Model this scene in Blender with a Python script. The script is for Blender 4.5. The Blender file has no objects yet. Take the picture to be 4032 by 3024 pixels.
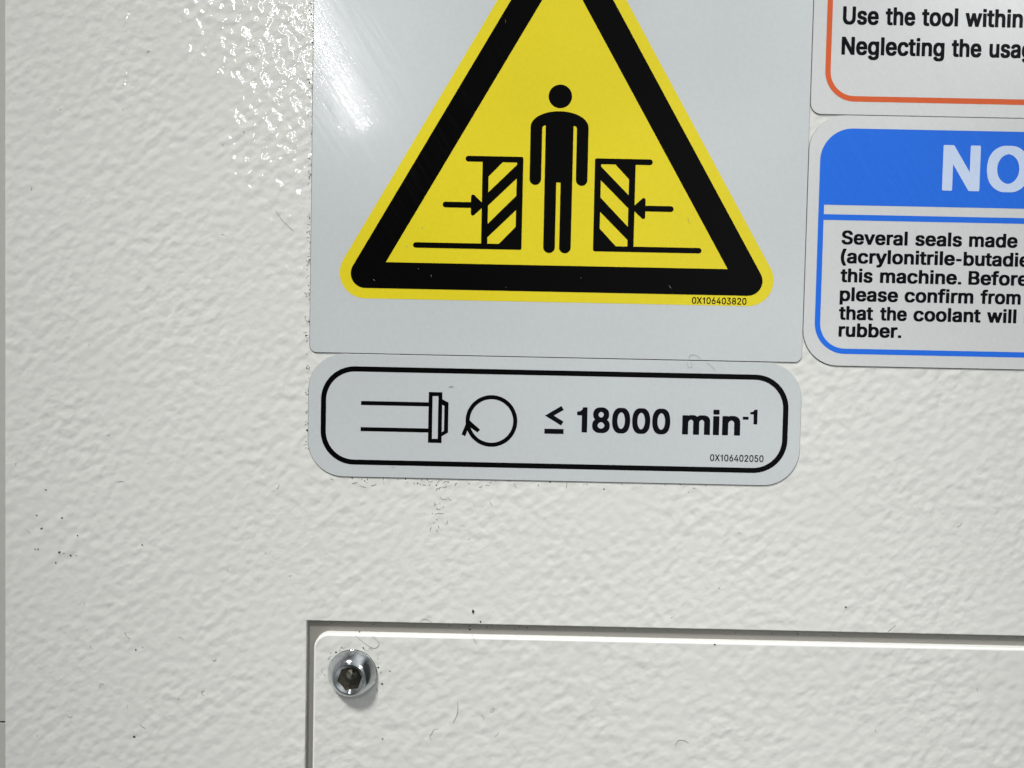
import bpy, bmesh, math, random
from mathutils import Vector

# ------------------------------------------------------------------ camera, world, lamps, exposure
SC = bpy.context.scene
COL = SC.collection
MM = 0.001
R = math.radians

cam_d = bpy.data.cameras.new('camera')
cam = bpy.data.objects.new('camera', cam_d)
COL.objects.link(cam)
cam_d.sensor_width = 36.0
cam_d.lens = 26.0
cam_d.clip_start = 0.005
cam_d.clip_end = 20.0
cam.location = (0.0, -0.160, 0.0)
cam.rotation_mode = 'QUATERNION'
from mathutils import Matrix
_p, _y, _r = R(-1.757), R(0.123), R(-1.189)
_M = (Matrix.Rotation(_y, 3, 'Z') @ Matrix.Rotation(_p, 3, 'X') @ Matrix.Rotation(_r, 3, 'Y'))
_B = Matrix(((1, 0, 0), (0, 0, -1), (0, 1, 0)))            # camera looks along +Y, z up
cam.rotation_quaternion = (_M @ _B).to_quaternion()
SC.camera = cam

W = bpy.data.worlds.new('World')
SC.world = W
W.use_nodes = True
wn = W.node_tree
wn.nodes.clear()
w_out = wn.nodes.new('ShaderNodeOutputWorld')
w_bg = wn.nodes.new('ShaderNodeBackground')
w_tc = wn.nodes.new('ShaderNodeTexCoord')
w_sep = wn.nodes.new('ShaderNodeSeparateXYZ')
wn.links.new(w_tc.outputs['Generated'], w_sep.inputs[0])
# workshop surroundings, bright and dark sides shaped for the label sheen and screw reflections
w_mr = wn.nodes.new('ShaderNodeMapRange')
w_mr.inputs['From Min'].default_value = -1.0; w_mr.inputs['From Max'].default_value = 1.0
wn.links.new(w_sep.outputs['X'], w_mr.inputs['Value'])
w_mx = wn.nodes.new('ShaderNodeValToRGB')
_cr = w_mx.color_ramp
_cr.elements[0].position = 0.0; _cr.elements[1].position = 1.0
for _pos, _v in ((0.0, 0.34), (0.30, 0.05), (0.45, 0.12), (0.66, 0.66), (0.78, 0.60), (0.88, 0.04), (1.0, 0.05)):
    _e = _cr.elements[0] if _pos == 0.0 else _cr.elements[-1] if _pos == 1.0 else _cr.elements.new(_pos)
    _e.color = (_v, _v, _v, 1)
wn.links.new(w_mr.outputs[0], w_mx.inputs['Fac'])
w_mz = wn.nodes.new('ShaderNodeMapRange')
w_mz.inputs['From Min'].default_value = -0.6; w_mz.inputs['From Max'].default_value = 0.8
w_mz.inputs['To Min'].default_value = 0.7; w_mz.inputs['To Max'].default_value = 1.4
wn.links.new(w_sep.outputs['Z'], w_mz.inputs['Value'])
w_mul = wn.nodes.new('ShaderNodeMath'); w_mul.operation = 'MULTIPLY'
wn.links.new(w_mx.outputs[0], w_mul.inputs[0]); wn.links.new(w_mz.outputs[0], w_mul.inputs[1])
w_bg.inputs['Color'].default_value = (0.97, 1.0, 1.0, 1)
wn.links.new(w_mul.outputs[0], w_bg.inputs['Strength'])
wn.links.new(w_bg.outputs[0], w_out.inputs[0])


def area(name, loc, target, sx, sy, watts, color, roll_dir=None):
    L = bpy.data.lights.new(name, 'AREA')
    L.shape = 'RECTANGLE'; L.size = sx; L.size_y = sy; L.energy = watts; L.color = color
    o = bpy.data.objects.new(name, L); COL.objects.link(o)
    o.location = loc
    d = (Vector(target) - Vector(loc)).normalized()
    z = -d
    up = Vector(roll_dir) if roll_dir else Vector((0, 0, 1))
    y = (up - up.dot(z) * z).normalized()
    x = y.cross(z)
    o.rotation_mode = 'QUATERNION'
    o.rotation_quaternion = Matrix((x, y, z)).transposed().to_quaternion()
    return o


# key spot high in front of the panel, pointing down at its middle
def spot(name, loc, target, watts, radius, cone, blend, color):
    L = bpy.data.lights.new(name, 'SPOT')
    L.energy = watts; L.shadow_soft_size = radius; L.spot_size = R(cone); L.spot_blend = blend; L.color = color
    o = bpy.data.objects.new(name, L); COL.objects.link(o)
    o.location = loc
    o.rotation_mode = 'QUATERNION'
    o.rotation_quaternion = (Vector(target) - Vector(loc)).to_track_quat('-Z', 'Y')
    return o


spot('key_spot', (-0.51, -0.875, 1.43), (0.021, 0.0, -0.062), 312.0, 0.17, 10.5, 1.0, (1.0, 0.994, 0.975))  # unseen key light; narrow cone shaped to imitate corner vignetting
spot('fill_spot', (0.62, -0.72, 0.52), (0.075, 0.0, 0.045), 9.0, 0.14, 22.0, 1.0, (0.98, 1.0, 1.0))  # made-up fill that brightens the upper right of the panel
# slim tube lamp up to the left whose mirror image shows on the gloss of the warning sign
_a = Vector((-0.240, -0.96, 0.346)); _u = Vector((-0.413, 0.0, 0.911))
_c = _a + _u * 0.16
area('tube_lamp', _c, (-0.03, 0, 0.05), 0.007, 0.32, 0.55, (1.0, 0.98, 0.96), _u)
area('tube_diffuser', _c + Vector((0.012, -0.02, 0.0)), (-0.03, 0, 0.05), 0.070, 0.32, 0.14, (0.90, 0.96, 1.0), _u)

SC.view_settings.view_transform = 'Standard'
SC.view_settings.look = 'None'
SC.view_settings.gamma = 1.0
SC.view_settings.exposure = 0.0
SC.view_settings.use_curve_mapping = False
SC.render.engine = 'CYCLES'
SC.cycles.max_bounces = 8

# ------------------------------------------------------------------ materials


def new_mat(name):
    m = bpy.data.materials.new(name); m.use_nodes = True
    nt = m.node_tree
    return m, nt, nt.nodes['Principled BSDF']


def node(nt, kind, **kw):
    n = nt.nodes.new(kind)
    for k, v in kw.items():
        if k in n.inputs:
            n.inputs[k].default_value = v
        else:
            setattr(n, k, v)
    return n


def coords(nt, scale, rot=(0, 0, 0), loc=(0, 0, 0)):
    tc = nt.nodes.new('ShaderNodeTexCoord')
    mp = nt.nodes.new('ShaderNodeMapping')
    mp.vector_type = 'TEXTURE'                 # turn first, then stretch
    mp.inputs['Scale'].default_value = tuple(1.0 / q for q in scale)
    mp.inputs['Rotation'].default_value = rot
    mp.inputs['Location'].default_value = loc
    nt.links.new(tc.outputs['Object'], mp.inputs['Vector'])
    return mp.outputs[0]


def paint_material(name, base, bump_mm, rough=0.055):
    """textured enamel: orange-peel relief, faint grime in its own patches"""
    m, nt, b = new_mat(name)
    L = nt.links.new
    # broad swells and finer wrinkles of the texture coat
    v1 = coords(nt, (430, 450, 520), (0, R(-36), 0))
    n1 = node(nt, 'ShaderNodeTexNoise', Scale=1.0, Detail=0.6, Roughness=0.4, Distortion=0.08)
    L(v1, n1.inputs['Vector'])
    v2 = coords(nt, (800, 900, 1050), (0, R(-30), 0), (0.031, 0.017, 0.082))
    n2 = node(nt, 'ShaderNodeTexNoise', Scale=1.0, Detail=1.5, Roughness=0.45, Distortion=0.2)
    L(v2, n2.inputs['Vector'])
    v3 = coords(nt, (38, 38, 38))
    n3 = node(nt, 'ShaderNodeTexNoise', Scale=1.0, Detail=1.0)
    L(v3, n3.inputs['Vector'])
    mr = node(nt, 'ShaderNodeMapRange')
    mr.inputs['From Min'].default_value = 0.35; mr.inputs['From Max'].default_value = 0.65
    mr.inputs['To Min'].default_value = 0.03; mr.inputs['To Max'].default_value = 0.24
    L(n3.outputs['Fac'], mr.inputs['Value'])
    mu = node(nt, 'ShaderNodeMath', operation='MULTIPLY')
    c2 = node(nt, 'ShaderNodeMath', operation='SUBTRACT')
    c2.inputs[1].default_value = 0.5
    L(n2.outputs['Fac'], c2.inputs[0])
    L(c2.outputs[0], mu.inputs[0]); L(mr.outputs[0], mu.inputs[1])
    ad = node(nt, 'ShaderNodeMath', operation='ADD')
    v5 = coords(nt, (55, 55, 70), (0, R(-36), 0), (0.02, 0.0, 0.05))   # patches where the coat flowed out flatter
    n5 = node(nt, 'ShaderNodeTexNoise', Scale=1.0, Detail=1.5)
    L(v5, n5.inputs['Vector'])
    m5 = node(nt, 'ShaderNodeMapRange')
    m5.inputs['From Min'].default_value = 0.34; m5.inputs['From Max'].default_value = 0.62
    m5.inputs['To Min'].default_value = 0.62; m5.inputs['To Max'].default_value = 1.12
    L(n5.outputs['Fac'], m5.inputs['Value'])
    mu1 = node(nt, 'ShaderNodeMath', operation='MULTIPLY')
    c1 = node(nt, 'ShaderNodeMath', operation='SUBTRACT')
    c1.inputs[1].default_value = 0.5
    L(n1.outputs['Fac'], c1.inputs[0])
    L(c1.outputs[0], mu1.inputs[0]); L(m5.outputs[0], mu1.inputs[1])
    L(mu1.outputs[0], ad.inputs[0]); L(mu.outputs[0], ad.inputs[1])
    bp = node(nt, 'ShaderNodeBump', Strength=1.0, Distance=bump_mm * MM)
    L(ad.outputs[0], bp.inputs['Height'])
    L(bp.outputs[0], b.inputs['Normal'])
    # grime patches and tiny soot flecks
    v4 = coords(nt, (21, 21, 30), (0, R(30), 0))
    n4 = node(nt, 'ShaderNodeTexNoise', Scale=1.0, Detail=6.0, Roughness=0.65)
    L(v4, n4.inputs['Vector'])
    r4 = node(nt, 'ShaderNodeMapRange')
    r4.inputs['From Min'].default_value = 0.45; r4.inputs['From Max'].default_value = 0.75
    r4.inputs['To Min'].default_value = 0.0; r4.inputs['To Max'].default_value = 0.16
    L(n4.outputs['Fac'], r4.inputs['Value'])
    mx = node(nt, 'ShaderNodeMix', data_type='RGBA')
    L(r4.outputs[0], mx.inputs['Factor'])
    mx.inputs['A'].default_value = (*base, 1)
    mx.inputs['B'].default_value = (base[0] * 0.80, base[1] * 0.79, base[2] * 0.78, 1)
    L(mx.outputs['Result'], b.inputs['Base Color'])
    b.inputs['Roughness'].default_value = rough
    b.inputs['Specular IOR Level'].default_value = 0.8
    return m


def label_material(name, base, spec, coat, coat_rough, silver=0.0, scratch=0.007, grain=0.02):
    """printed film under a clear laminate with fine wipe scratches"""
    m, nt, b = new_mat(name)
    L = nt.links.new
    v1 = coords(nt, (1700, 1700, 75), (0, R(-33.5), 0))          # scratches run down to the right
    n1 = node(nt, 'ShaderNodeTexNoise', Scale=1.0, Detail=4.0, Roughness=0.7, Distortion=0.4)
    L(v1, n1.inputs['Vector'])
    v2 = coords(nt, (26, 26, 26))
    n2 = node(nt, 'ShaderNodeTexNoise', Scale=1.0, Detail=1.0)
    L(v2, n2.inputs['Vector'])
    b1 = node(nt, 'ShaderNodeBump', Strength=1.0, Distance=scratch * MM)
    L(n1.outputs['Fac'], b1.inputs['Height'])
    b2 = node(nt, 'ShaderNodeBump', Strength=1.0, Distance=0.10 * MM)
    L(n2.outputs['Fac'], b2.inputs['Height'])
    L(b1.outputs[0], b2.inputs['Normal'])
    L(b2.outputs[0], b.inputs['Coat Normal'])
    L(b2.outputs[0], b.inputs['Normal'])
    # faint mottling of the print
    v3 = coords(nt, (1300, 1300, 1300))
    n3 = node(nt, 'ShaderNodeTexNoise', Scale=1.0, Detail=3.0)
    L(v3, n3.inputs['Vector'])
    r3 = node(nt, 'ShaderNodeMapRange')
    r3.inputs['From Min'].default_value = 0.3; r3.inputs['From Max'].default_value = 0.7
    r3.inputs['To Min'].default_value = 1 - grain; r3.inputs['To Max'].default_value = 1 + grain
    L(n3.outputs['Fac'], r3.inputs['Value'])
    hs = node(nt, 'ShaderNodeHueSaturation', Color=(*base, 1))
    r2 = node(nt, 'ShaderNodeMapRange')               # slow drift of ink density
    r2.inputs['From Min'].default_value = 0.3; r2.inputs['From Max'].default_value = 0.7
    r2.inputs['To Min'].default_value = 0.965; r2.inputs['To Max'].default_value = 1.035
    L(n2.outputs['Fac'], r2.inputs['Value'])
    m3 = node(nt, 'ShaderNodeMath', operation='MULTIPLY')
    L(r3.outputs[0], m3.inputs[0]); L(r2.outputs[0], m3.inputs[1])
    L(m3.outputs[0], hs.inputs['Value'])
    L(hs.outputs[0], b.inputs['Base Color'])
    b.inputs['Specular IOR Level'].default_value = spec
    b.inputs['Roughness'].default_value = 0.30 if silver else 0.6
    b.inputs['Metallic'].default_value = silver
    b.inputs['Coat Weight'].default_value = coat
    # wiped scratches haze the laminate in fine streaks
    r1 = node(nt, 'ShaderNodeMapRange')
    r1.inputs['From Min'].default_value = 0.42; r1.inputs['From Max'].default_value = 0.66
    r1.inputs['To Min'].default_value = coat_rough * 0.6; r1.inputs['To Max'].default_value = coat_rough + 0.16
    L(n1.outputs['Fac'], r1.inputs['Value'])
    L(r1.outputs[0], b.inputs['Coat Roughness'])
    return m


def metal_material(name, base, rough, bump=0.01, metallic=1.0):
    m, nt, b = new_mat(name)
    L = nt.links.new
    v = coords(nt, (1500, 1500, 1500))
    n = node(nt, 'ShaderNodeTexNoise', Scale=1.0, Detail=4.0, Roughness=0.6)
    L(v, n.inputs['Vector'])
    bp = node(nt, 'ShaderNodeBump', Strength=1.0, Distance=bump * MM)
    L(n.outputs['Fac'], bp.inputs['Height']); L(bp.outputs[0], b.inputs['Normal'])
    cr = node(nt, 'ShaderNodeMix', data_type='RGBA')
    cr.inputs['A'].default_value = (base[0] * .8, base[1] * .8, base[2] * .79, 1)
    cr.inputs['B'].default_value = (*base, 1)
    r = node(nt, 'ShaderNodeMapRange'); r.inputs['From Min'].default_value = .35; r.inputs['From Max'].default_value = .55
    L(n.outputs['Fac'], r.inputs['Value']); L(r.outputs[0], cr.inputs['Factor'])
    L(cr.outputs['Result'], b.inputs['Base Color'])
    b.inputs['Metallic'].default_value = metallic
    b.inputs['Roughness'].default_value = rough
    return m


PAINT = paint_material('cream_texture_paint', (0.735, 0.735, 0.698), 0.33)
PAINT_PLATE = paint_material('cream_texture_paint_plate', (0.713, 0.713, 0.677), 0.34)
PAINT_EDGE_LIT = paint_material('cream_paint_edge_lit', (0.80, 0.80, 0.77), 0.05, 0.5)  # base raised so the plate edge looks more strongly lit
PAINT_GROOVE_SHADE = paint_material('cream_paint_groove_shade', (0.24, 0.232, 0.21), 0.03, 0.35)  # cream darkened for the shade in the groove, plus a little grime
PAINT_SIDE_SHADED = paint_material('shaded_cream_paint', (0.47, 0.475, 0.44), 0.05, 0.3)  # cream darkened for the shadow over the side panels
FILM = label_material('silver_white_film', (0.605, 0.635, 0.645), 0.2, 0.75, 0.05, 0.13)
FILM_MATT = label_material('white_film', (0.65, 0.665, 0.66), 0.2, 0.3, 0.2, 0.05)
YELLOW = label_material('yellow_print', (0.80, 0.665, 0.020), 0.15, 0.45, 0.05, 0.10)
BLACK = label_material('black_print', (0.002, 0.0022, 0.002), 0.0, 0.16, 0.06)
BLACK_TEXT = label_material('black_text_print', (0.004, 0.004, 0.007), 0.04, 0.05, 0.2)
ORANGE = label_material('orange_print', (0.72, 0.125, 0.036), 0.1, 0.15, 0.2)
BLUE = label_material('blue_print', (0.018, 0.160, 0.78), 0.1, 0.15, 0.2)
WHITE_PRINT = label_material('pale_letter_print', (0.60, 0.71, 0.92), 0.1, 0.15, 0.2)
ZINC = metal_material('zinc_steel', (0.62, 0.645, 0.66), 0.13, 0.004)
SOCKET = metal_material('dark_socket_steel', (0.22, 0.21, 0.18), 0.22, 0.02)  # darker metal inside the socket
DUST = label_material('grey_lint', (0.20, 0.20, 0.19), 0.1, 0.0, 0.3)
SCUFF = label_material('pale_scuff', (0.25, 0.25, 0.25), 0.1, 0.0, 0.3)
SHADE_GRIME = label_material('edge_shade_grime', (0.06, 0.055, 0.05), 0.1, 0.0, 0.3)  # dark tone painted in for edge shadow lines and grime
CRUMB = label_material('black_grit', (0.008, 0.008, 0.008), 0.1, 0.0, 0.3)

# ------------------------------------------------------------------ helpers


def link(name, me, parent=None, loc=(0, 0, 0), mat=None):
    o = bpy.data.objects.new(name, me); COL.objects.link(o)
    o.location = loc
    if parent:
        o.parent = parent
    if mat:
        me.materials.append(mat)
    return o


def tag(o, label=None, category=None, group=None, kind=None):
    for k, v in (('label', label), ('category', category), ('group', group), ('kind', kind)):
        if v:
            o[k] = v
    return o


def thing(name, x, y, z, label, category, group=None):
    """Empty at the thing's own base (millimetres)"""
    o = bpy.data.objects.new(name, None); COL.objects.link(o)
    o.empty_display_size = 0.01
    o.location = (x * MM, y * MM, z * MM)
    return tag(o, label, category, group)


def fillet(pts, radii, seg=10):
    """round the corners of a closed polygon"""
    n = len(pts); out = []
    if not isinstance(radii, (list, tuple)):
        radii = [radii] * n
    for i in range(n):
        p = Vector(pts[i]); a = Vector(pts[i - 1]); b = Vector(pts[(i + 1) % n]); r = radii[i]
        if r <= 0:
            out.append(tuple(p)); continue
        u = (a - p).normalized(); v = (b - p).normalized()
        ang = math.acos(max(-1, min(1, u.dot(v))))
        d = r / math.tan(ang / 2)
        c = p + (u + v).normalized() * (r / math.sin(ang / 2))
        s = p + u * d - c; e = p + v * d - c
        a0 = math.atan2(s.y, s.x); a1 = math.atan2(e.y, e.x)
        da = (a1 - a0 + math.pi) % (2 * math.pi) - math.pi
        for k in range(seg + 1):
            t = a0 + da * k / seg
            out.append((c.x + r * math.cos(t), c.y + r * math.sin(t)))
    return out


def rect(x0, z0, x1, z1):
    return [(x0, z0), (x1, z0), (x1, z1), (x0, z1)]


def circle(cx, cz, r, n=64):
    return [(cx + r * math.cos(2 * math.pi * k / n), cz + r * math.sin(2 * math.pi * k / n)) for k in range(n)]


def flat(name, contours, y, mat, parent, org):
    """ink lying on a surface: filled outline(s) with holes, coordinates in wall mm"""
    cu = bpy.data.curves.new(name, 'CURVE'); cu.dimensions = '2D'; cu.fill_mode = 'BOTH'
    for c in contours:
        s = cu.splines.new('POLY'); s.points.add(len(c) - 1); s.use_cyclic_u = True
        for k, (px, pz) in enumerate(c):
            s.points[k].co = (px, pz, 0, 1)
    tmp = bpy.data.objects.new(name, cu); COL.objects.link(tmp)
    bpy.context.view_layer.update()
    me = bpy.data.meshes.new_from_object(tmp)
    bpy.data.objects.remove(tmp); bpy.data.curves.remove(cu)
    ox, oy, oz = org
    for v in me.vertices:
        v.co = ((v.co.x - ox) * MM, (y - oy) * MM, (v.co.y - oz) * MM)
    me.update()
    bm = bmesh.new(); bm.from_mesh(me)
    for f in bm.faces:
        if f.normal.y > 0:
            f.normal_flip()
    bm.to_mesh(me); bm.free()
    me.name = name
    me.materials.clear()
    return link(name, me, parent, (0, 0, 0), mat)


def slab(name, outline, y_front, thick, mat, parent, org, bevel=0.0, seg=2):
    """a sheet of real thickness with softened front edge"""
    ox, oy, oz = org
    bm = bmesh.new()
    f0 = [bm.verts.new(((x - ox), (y_front - oy), (z - oz))) for x, z in outline]
    b0 = [bm.verts.new(((x - ox), (y_front + thick - oy), (z - oz))) for x, z in outline]
    ff = bm.faces.new(f0); bm.faces.new(list(reversed(b0)))
    n = len(outline)
    for i in range(n):
        j = (i + 1) % n
        bm.faces.new((f0[i], b0[i], b0[j], f0[j]))
    bmesh.ops.recalc_face_normals(bm, faces=bm.faces)
    if bevel > 0:
        bmesh.ops.bevel(bm, geom=list(ff.edges), offset=bevel, segments=seg, profile=0.5, affect='EDGES')
    for v in bm.verts:
        v.co *= MM
    me = bpy.data.meshes.new(name); bm.to_mesh(me); bm.free()
    for p in me.polygons:
        p.use_smooth = False
    return link(name, me, parent, (0, 0, 0), mat)


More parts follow.
